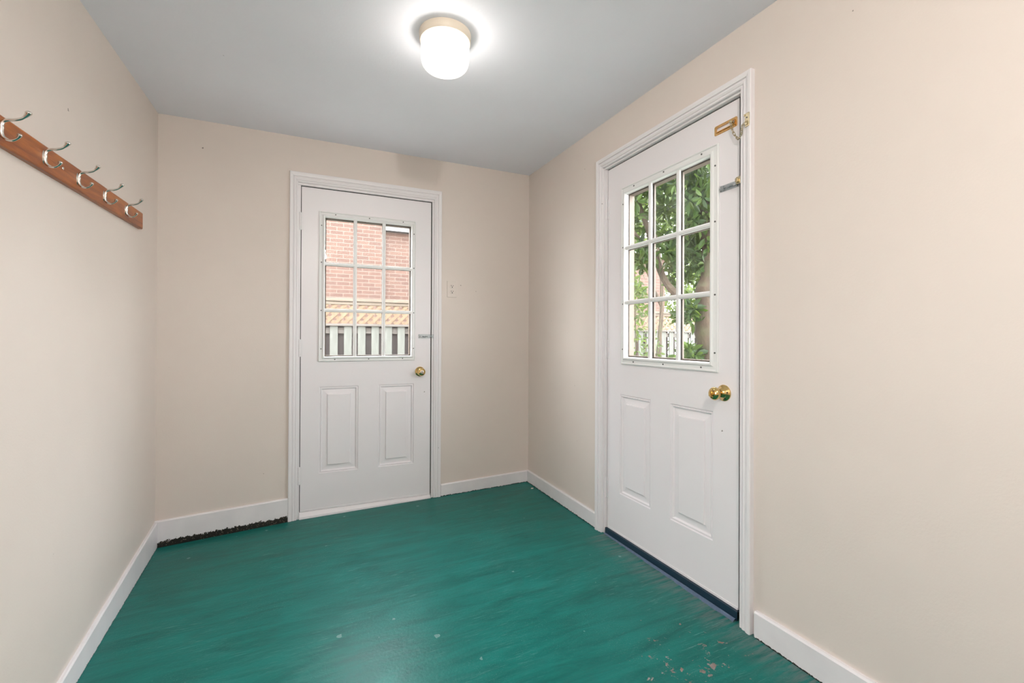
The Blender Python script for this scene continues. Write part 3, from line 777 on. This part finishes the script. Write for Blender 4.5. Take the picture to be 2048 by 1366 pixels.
# fence: lattice-topped board panels between posts
def fence(x0, x1, z_off, label):
    root = tag(empty('fence', (x0, YF, GZ)), label, 'fence', 'lattice-topped fence panels behind the porch')
    L = x1-x0; Z = lambda z: z-GZ+z_off
    b = MB(); b.box((0, -.035, Z(1.531)), (L, .075, Z(1.567)), .003); b.build('cap_rail', M['caprail'], root)
    b = MB(); b.box((0, -.02, Z(1.492)), (L, .02, Z(1.529)), .002); b.build('upper_rail', M['caprail'], root)
    b = MB(); b.box((0, -.045, Z(1.231)), (L, .012, Z(1.258)), .003); b.build('lower_rail', M['rail'], root)
    b = MB(); b.box((0, .0, Z(1.140)), (L, .030, Z(1.210)), .002); b.build('back_rail', M['rail'], root)
    b = MB(); b.box((0, .0, Z(.0)), (L, .030, Z(.07)), .002); b.build('back_rail', M['rail'], root)
    z0, z1 = Z(1.259), Z(1.492); H = z1-z0
    b = MB(); w = .036/math.cos(PI/4)
    for (sgn, ya, yb_) in ((1, -.012, -.004), (-1, -.004, .004)):
        s0 = -H-.1
        while s0 < L+H:
            # parallelogram strip from the bottom to the top edge, clipped to the panel ends
            for (a, c) in (((s0, s0+w), (s0+sgn*H, s0+sgn*H+w)),):
                lo, hi = a, c
                poly = [(lo[0], z0), (lo[1], z0), (hi[1], z1), (hi[0], z1)]
                def clip(poly, lim, keep):
                    out = []
                    for k in range(len(poly)):
                        p, q = poly[k], poly[(k+1) % len(poly)]
                        ip, iq = keep(p[0]), keep(q[0])
                        if ip: out.append(p)
                        if ip != iq:
                            t = (lim-p[0])/(q[0]-p[0]); out.append((lim, p[1]+t*(q[1]-p[1])))
                    return out
                poly = clip(poly, 0, lambda x: x >= 0); poly = clip(poly, L, lambda x: x <= L) if len(poly) > 2 else poly
                if len(poly) > 2:
                    n = len(poly)
                    b.raw([(x, ya, z) for x, z in poly]+[(x, yb_, z) for x, z in poly],
                          [tuple(range(n)), tuple(range(2*n-1, n-1, -1))]+[(k, (k+1) % n, n+(k+1) % n, n+k) for k in range(n)])
            s0 += .105
    b.build('lattice', M['lattice'], root)
    pk, bk = None, None
    k = 0; x = .05
    while x < L-.03:
        if pk is None:
            b = MB(); b.box((-.0445, -.024, .05), (.0445, -.004, Z(1.232)), .003); pk = b.build('picket', M['picket'], root); o = pk
        else: o = pk.copy(); C.objects.link(o); o.parent = root
        o.location = (x, 0, 0)
        if x+.08 < L:
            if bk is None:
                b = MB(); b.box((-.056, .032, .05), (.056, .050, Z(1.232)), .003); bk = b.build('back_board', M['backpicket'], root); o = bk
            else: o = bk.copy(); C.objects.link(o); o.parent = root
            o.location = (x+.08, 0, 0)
        x += .160; k += 1
    return root
fx = [-1.90, .014, 1.934, 3.854, 5.774, 7.694]
fl = ['lattice-topped wooden fence panel, mostly hidden left of the smaller door', 'lattice-topped wooden fence panel seen through the smaller door',
      'lattice-topped wooden fence panel right of the one seen through the smaller door', 'lattice-topped wooden fence panel seen through the far panes of the larger door',
      'lattice-topped wooden fence panel behind the mossy trunk at the larger door']
for k in range(5): fence(fx[k]+.045, fx[k+1]-.045, -.012*k+.012, fl[k])
pl = ['square fence post at the far left end of the fence', 'square fence post left of the view through the smaller door', 'square fence post right of the view through the smaller door',
      'square fence post between the two views', 'square fence post in the view through the larger door', 'square fence post at the far right end of the fence']
p0 = None
for k, x in enumerate(fx):
    if p0 is None:
        b = MB(); b.box((-.045, -.045, -.1), (.045, .045, 1.90), .004); p0 = b.build('fence_post', M['picket']); o = p0
    else: o = p0.copy(); C.objects.link(o)
    o.location = (x, YF+.005, GZ); tag(o, pl[k], 'fence post', 'posts of the lattice fence')

# brick house
YH = 8.25
bh = tag(empty('brick_house', (0, YH, GZ)), 'red brick house with white fascia standing behind the fence', 'house')
Zg = lambda z: z-GZ
b = MB(); b.box((-6, 0, 0), (1.20, 2.5, Zg(3.75))); b.build('main_block', M['brick'], bh)
b = MB(); b.box((1.20, .06, 0), (7.70, 2.5, Zg(3.02))); b.build('wing', M['brick'], bh)
b = MB(); b.box((1.20, -.06, Zg(2.985)), (7.80, 2.5, Zg(3.115)), .004); b.build('fascia', M['eave'], bh)
b = MB(); b.box((1.20, .0, Zg(3.115)), (7.7, 2.5, Zg(3.15))); b.box((-6.1, -.12, Zg(3.75)), (1.38, 2.5, Zg(3.9))); b.build('roof', M['roof'], bh)

# trees and shrubs
def leaves(b, rnd, centre, rad, n, size, droop=.3):
    cx, cy, cz = centre
    for _ in range(n):
        while True:
            p = Vector((rnd.uniform(-1, 1), rnd.uniform(-1, 1), rnd.uniform(-1, 1)))
            if p.length < 1: break
        tip = Vector((cx+p.x*rad[0], cy+p.y*rad[1], cz+p.z*rad[2]))
        k = rnd.randint(3, 6); d0 = Vector((rnd.uniform(-1, 1), rnd.uniform(-1, 1), rnd.uniform(-.4, .7))).normalized()
        side = d0.orthogonal().normalized()
        for j in range(k):
            a = 2*PI*j/k+rnd.random()
            s2 = (Matrix.Rotation(a, 3, d0) @ side)
            d = (s2+d0*rnd.uniform(.0, .9)+Vector((0, 0, -droop*rnd.random()))).normalized()
            up = (d0-d*d0.dot(d)); up = up.normalized() if up.length > 1e-3 else d.orthogonal().normalized()
            w = d.cross(up).normalized()
            L = size*rnd.uniform(.7, 1.25); W = L*rnd.uniform(.17, .24)
            o = tip+d*.01
            P = lambda t, s, h: o+d*(L*t)+w*(W*s)+up*(L*h)
            b.raw([P(0, 0, 0), P(.3, .8, .06), P(.65, .85, .04), P(1, 0, -.10), P(.65, -.85, .04), P(.3, -.8, .06), P(.33, 0, .0), P(.66, 0, -.02)],
                  [(0, 1, 6), (1, 2, 7, 6), (2, 3, 7), (0, 6, 5), (6, 7, 4, 5), (7, 3, 4)])
    return b
def limb(b, pts, r0, r1, rnd, sub=5, wob=.02, n=9):
    P = [Vector(p) for p in pts]; out = []
    for i in range(len(P)-1):
        p0, p1, p2, p3 = P[max(i-1, 0)], P[i], P[i+1], P[min(i+2, len(P)-1)]
        for k in range(sub):
            t = k/sub; q = .5*((2*p1)+(p2-p0)*t+(2*p0-5*p1+4*p2-p3)*t*t+(3*p1-p0-3*p2+p3)*t**3)
            out.append(q+Vector((rnd.uniform(-wob, wob), rnd.uniform(-wob, wob), 0))*.5)
    out.append(P[-1]); m = len(out)
    b.tube(out, [(r0+(r1-r0)*k/(m-1))*(1+.08*rnd.uniform(-1, 1)) for k in range(m)], n)
def tree(name, base, trunk, r0, r1, branches, clusters, size, lm, label, cat, seed, group=None, dens=1.45):
    rnd = random.Random(seed); root = tag(empty(name, base), label, cat, group)
    loc = Vector(base); rel = lambda p: tuple(Vector(p)-loc)
    b = MB(); limb(b, [rel(p) for p in trunk], r0, r1, rnd, 6, .02, 14); b.build('trunk', M['bark'], root, bevel=0)
    for br in branches:
        b = MB(); limb(b, [rel(p) for p in br[0]], br[1], br[2], rnd); b.build('branch', M['bark'], root)
    b = MB()
    for c, rad, n in clusters: leaves(b, rnd, rel(c), rad, int(n*dens), size)
    o = b.build('foliage', M[lm], root, autosmooth=False); o['kind'] = 'stuff'
    return root
T = (2.58, 2.36)
tree('tree', (2.60, 2.34, GZ),
     [(2.62, 2.32, GZ-.1), (2.61, 2.33, .35), (2.60, 2.33, .85), (2.565, 2.35, 1.15), (2.58, 2.37, 1.40), (2.66, 2.40, 1.75), (2.72, 2.55, 2.3), (2.70, 2.7, 3.0)], .105, .05,
     [([(2.565, 2.36, 1.24), (2.47, 2.46, 1.36), (2.40, 2.60, 1.55), (2.36, 2.75, 1.95), (2.30, 2.9, 2.5)], .034, .014),
      ([(2.60, 2.38, 1.52), (2.72, 2.42, 1.66), (2.95, 2.40, 1.80), (3.2, 2.45, 2.0)], .03, .015),
      ([(2.38, 2.68, 1.70), (2.20, 2.76, 1.95), (1.98, 2.95, 2.3)], .016, .007),
      ([(2.34, 2.80, 2.10), (2.42, 3.0, 2.35), (2.45, 3.3, 2.7)], .014, .007),
      ([(2.70, 2.5, 2.15), (2.5, 2.45, 2.4), (2.25, 2.5, 2.62)], .018, .008)],
     [((2.75, 2.65, 2.35), (.55, .55, .55), 110), ((2.2, 2.9, 2.35), (.45, .5, .45), 75), ((2.55, 2.2, 2.15), (.35, .35, .40), 50),
      ((2.35, 2.35, 2.45), (.35, .35, .35), 45), ((3.1, 2.5, 1.95), (.5, .5, .45), 60), ((2.60, 2.55, 1.72), (.22, .25, .28), 30), ((2.42, 2.40, 1.27), (.06, .08, .10), 7),
      ((2.42, 2.36, .98), (.09, .09, .06), 7), ((2.25, 2.7, 1.72), (.10, .12, .16), 8), ((1.95, 2.9, 1.58), (.12, .12, .14), 9)],
     .078, 'leaf', 'mossy-trunked tree with glossy leaves close outside the larger door', 'tree', 11, dens=3.6)
tree('tree', (4.0, 4.3, GZ), [(4.0, 4.3, GZ-.1), (3.95, 4.35, .8), (4.02, 4.4, 1.8), (3.9, 4.5, 3.2), (3.8, 4.6, 4.2)], .03, .014,
     [([(4.0, 4.38, 1.5), (3.7, 4.45, 2.2), (3.4, 4.6, 3.0)], .022, .01), ([(4.0, 4.4, 1.9), (4.4, 4.3, 2.5), (4.7, 4.2, 3.2)], .02, .01)],
     [((3.6, 4.6, 3.1), (.9, .9, .9), 170), ((4.6, 4.2, 2.9), (.9, .8, .9), 160), ((3.3, 4.9, 2.5), (.4, .4, .35), 30), ((4.7, 4.1, 1.7), (.55, .5, .7), 60), ((3.55, 4.35, 1.55), (.18, .18, .3), 14)],
     .085, 'leafpale', 'slim-stemmed leafy tree standing between the mossy tree and the fence', 'tree', 23, dens=3.2)
tree('tree', (11.6, 13.4, GZ), [(11.6, 13.4, GZ-.1), (11.6, 13.4, 2.0), (11.5, 13.5, 4.0), (11.4, 13.6, 7.0)], .16, .05, [],
     [((11.4, 13.4, 5.6), (2.6, 1.6, 2.8), 420), ((13.6, 11.8, 4.4), (2.0, 1.6, 2.8), 320)], .2, 'leafpale', 'tall pale green tree rising beyond the brick house', 'tree', 31, dens=2.2)
def shrub(base, clusters, stems, size, lm, label, seed):
    rnd = random.Random(seed); root = tag(empty('shrub', base), label, 'shrub'); loc = Vector(base)
    for st in stems:
        b = MB(); limb(b, [tuple(Vector(p)-loc) for p in st], .012, .005, rnd, 4, .01, 7); b.build('stem', M['bark'], root)
    b = MB()
    for c, rad, n in clusters: leaves(b, rnd, tuple(Vector(c)-loc), rad, int(n*1.7), size*.75)
    o = b.build('foliage', M[lm], root, autosmooth=False); o['kind'] = 'stuff'
shrub((9.3, 8.9, GZ), [((9.2, 9.1, 1.3), (1.1, 1.3, 1.7), 330), ((10.8, 7.4, 1.4), (1.4, 1.6, 1.9), 380), ((9.4, 10.4, 2.6), (.8, .9, 1.0), 120)],
      [[(9.3, 8.9, GZ), (9.25, 8.95, 1.0), (9.2, 9.0, 2.4)], [(10.5, 7.5, GZ), (10.5, 7.5, 1.0), (10.6, 7.4, 2.6)]], .17, 'leafpale', 'big bushy shrub beyond the fence, right of the brick house', 47)
shrub((2.25, 2.95, GZ), [((2.2, 3.0, .78), (.35, .3, .22), 34), ((2.45, 2.75, .72), (.25, .2, .2), 22), ((2.22, 2.95, 1.02), (.10, .10, .14), 8)],
      [[(2.25, 2.95, GZ), (2.2, 2.98, .3), (2.15, 3.02, .9)], [(2.25, 2.95, GZ), (2.35, 2.9, .3), (2.45, 2.8, .85)], [(2.25, 2.95, GZ), (2.24, 2.96, .5), (2.22, 2.95, 1.15)]],
      .10, 'leaf', 'low leafy shrub at the foot of the mossy tree', 41)
shrub((3.1, 3.75, GZ), [((3.1, 3.8, 1.0), (.3, .3, .35), 26), ((3.12, 3.78, 1.75), (.12, .12, .5), 26)],
      [[(3.1, 3.75, GZ), (3.12, 3.78, 1.0), (3.1, 3.8, 2.3)], [(3.1, 3.75, GZ), (3.3, 3.7, .8), (3.42, 3.68, 1.9)]],
      .09, 'leafpale', 'tall thin shrub before the fence, seen through the far panes of the larger door', 43)

# ------------------------------------------------------------------ light
w = bpy.data.worlds.new('sky'); bpy.context.scene.world = w; w.use_nodes = True
nt = w.node_tree; bg = nt.nodes['Background']
tc = N(nt, 'ShaderNodeTexCoord'); sp_ = N(nt, 'ShaderNodeSeparateXYZ'); lk(nt, tc.outputs['Generated'], sp_.inputs[0])
skyc = ramp(nt, sp_.outputs[2], [(0.0, (1, .985, .97)), (.35, (.95, .965, 1.0)), (1.0, (.84, .905, 1.0))]).outputs[0]
cn = noise(nt, tc.outputs['Generated'], 3.5, 5, .6)
skyc = mixc(nt, ramp(nt, cn, [(.45, (0, 0, 0)), (.65, (1, 1, 1))]).outputs[0], skyc, (1, 1, 1))
lk(nt, skyc, bg.inputs[0]); bg.inputs[1].default_value = 14
def light(name, typ, energy, col=(1, 1, 1), **kw):
    l = bpy.data.lights.new(name, typ); l.energy = energy; l.color = col
    for k, v in kw.items(): setattr(l, k, v)
    o = bpy.data.objects.new(name, l); C.objects.link(o); return o
s = light('sun', 'SUN', 3.0, (1, .95, .87), angle=R(2)); s.rotation_euler = Vector((.52, .46, -.72)).to_track_quat('-Z', 'Y').to_euler()
# sampling portals in the window openings (they give no light of their own)
def portal(x, y, z, w_, h_, rot):
    a = light('window_portal', 'AREA', 1, shape='RECTANGLE', size=w_, size_y=h_); a.location = (x, y, z); a.rotation_euler = rot
    a.data.cycles.is_portal = True
ym, zm = (SW[0]+SW[1])/2, (SW[2]+SW[3])/2
portal(-1.01, ym, zm, SW[3]-SW[2], SW[1]-SW[0], (0, R(-90), 0))
portal(D1['X']+.408, YB+.13, 1.415, .56, .90, (R(-90), 0, 0))
portal(XR+.13, D2['Y']-.437, 1.433, .90, .57, (0, R(90), 0))

# ------------------------------------------------------------------ camera
cam = bpy.data.cameras.new('camera'); co = bpy.data.objects.new('camera', cam); C.objects.link(co)
Rm = [[0.9123411027219913, -0.40940543092372905, 0.004572243888570024], [-0.005819690871999207, -0.0018011098255273962, 0.9999814434286022], [0.4093895986492271, 0.9123507818452025, 0.004025839573638806]]
Mw = Matrix(((Rm[0][0], Rm[1][0], -Rm[2][0], 0), (Rm[0][1], Rm[1][1], -Rm[2][1], 0), (Rm[0][2], Rm[1][2], -Rm[2][2], 1.10), (0, 0, 0, 1)))
co.matrix_world = Mw
cam.sensor_width = 36; cam.sensor_fit = 'HORIZONTAL'; cam.lens = 36*903.478/2048; cam.clip_start = .02; cam.clip_end = 100
cam.shift_y = (671.459-683)/2048
sc_ = bpy.context.scene; sc_.camera = co
sc_.view_settings.view_transform = 'Standard'; sc_.view_settings.look = 'None'; sc_.view_settings.exposure = .74; sc_.view_settings.gamma = 1
sc_.view_settings.use_curve_mapping = False
try:
    sc_.cycles.use_denoising = True; sc_.cycles.denoiser = 'OPENIMAGEDENOISE'
    sc_.cycles.max_bounces = 12; sc_.cycles.diffuse_bounces = 6; sc_.cycles.transparent_max_bounces = 16; sc_.cycles.sample_clamp_indirect = 4
except Exception: pass
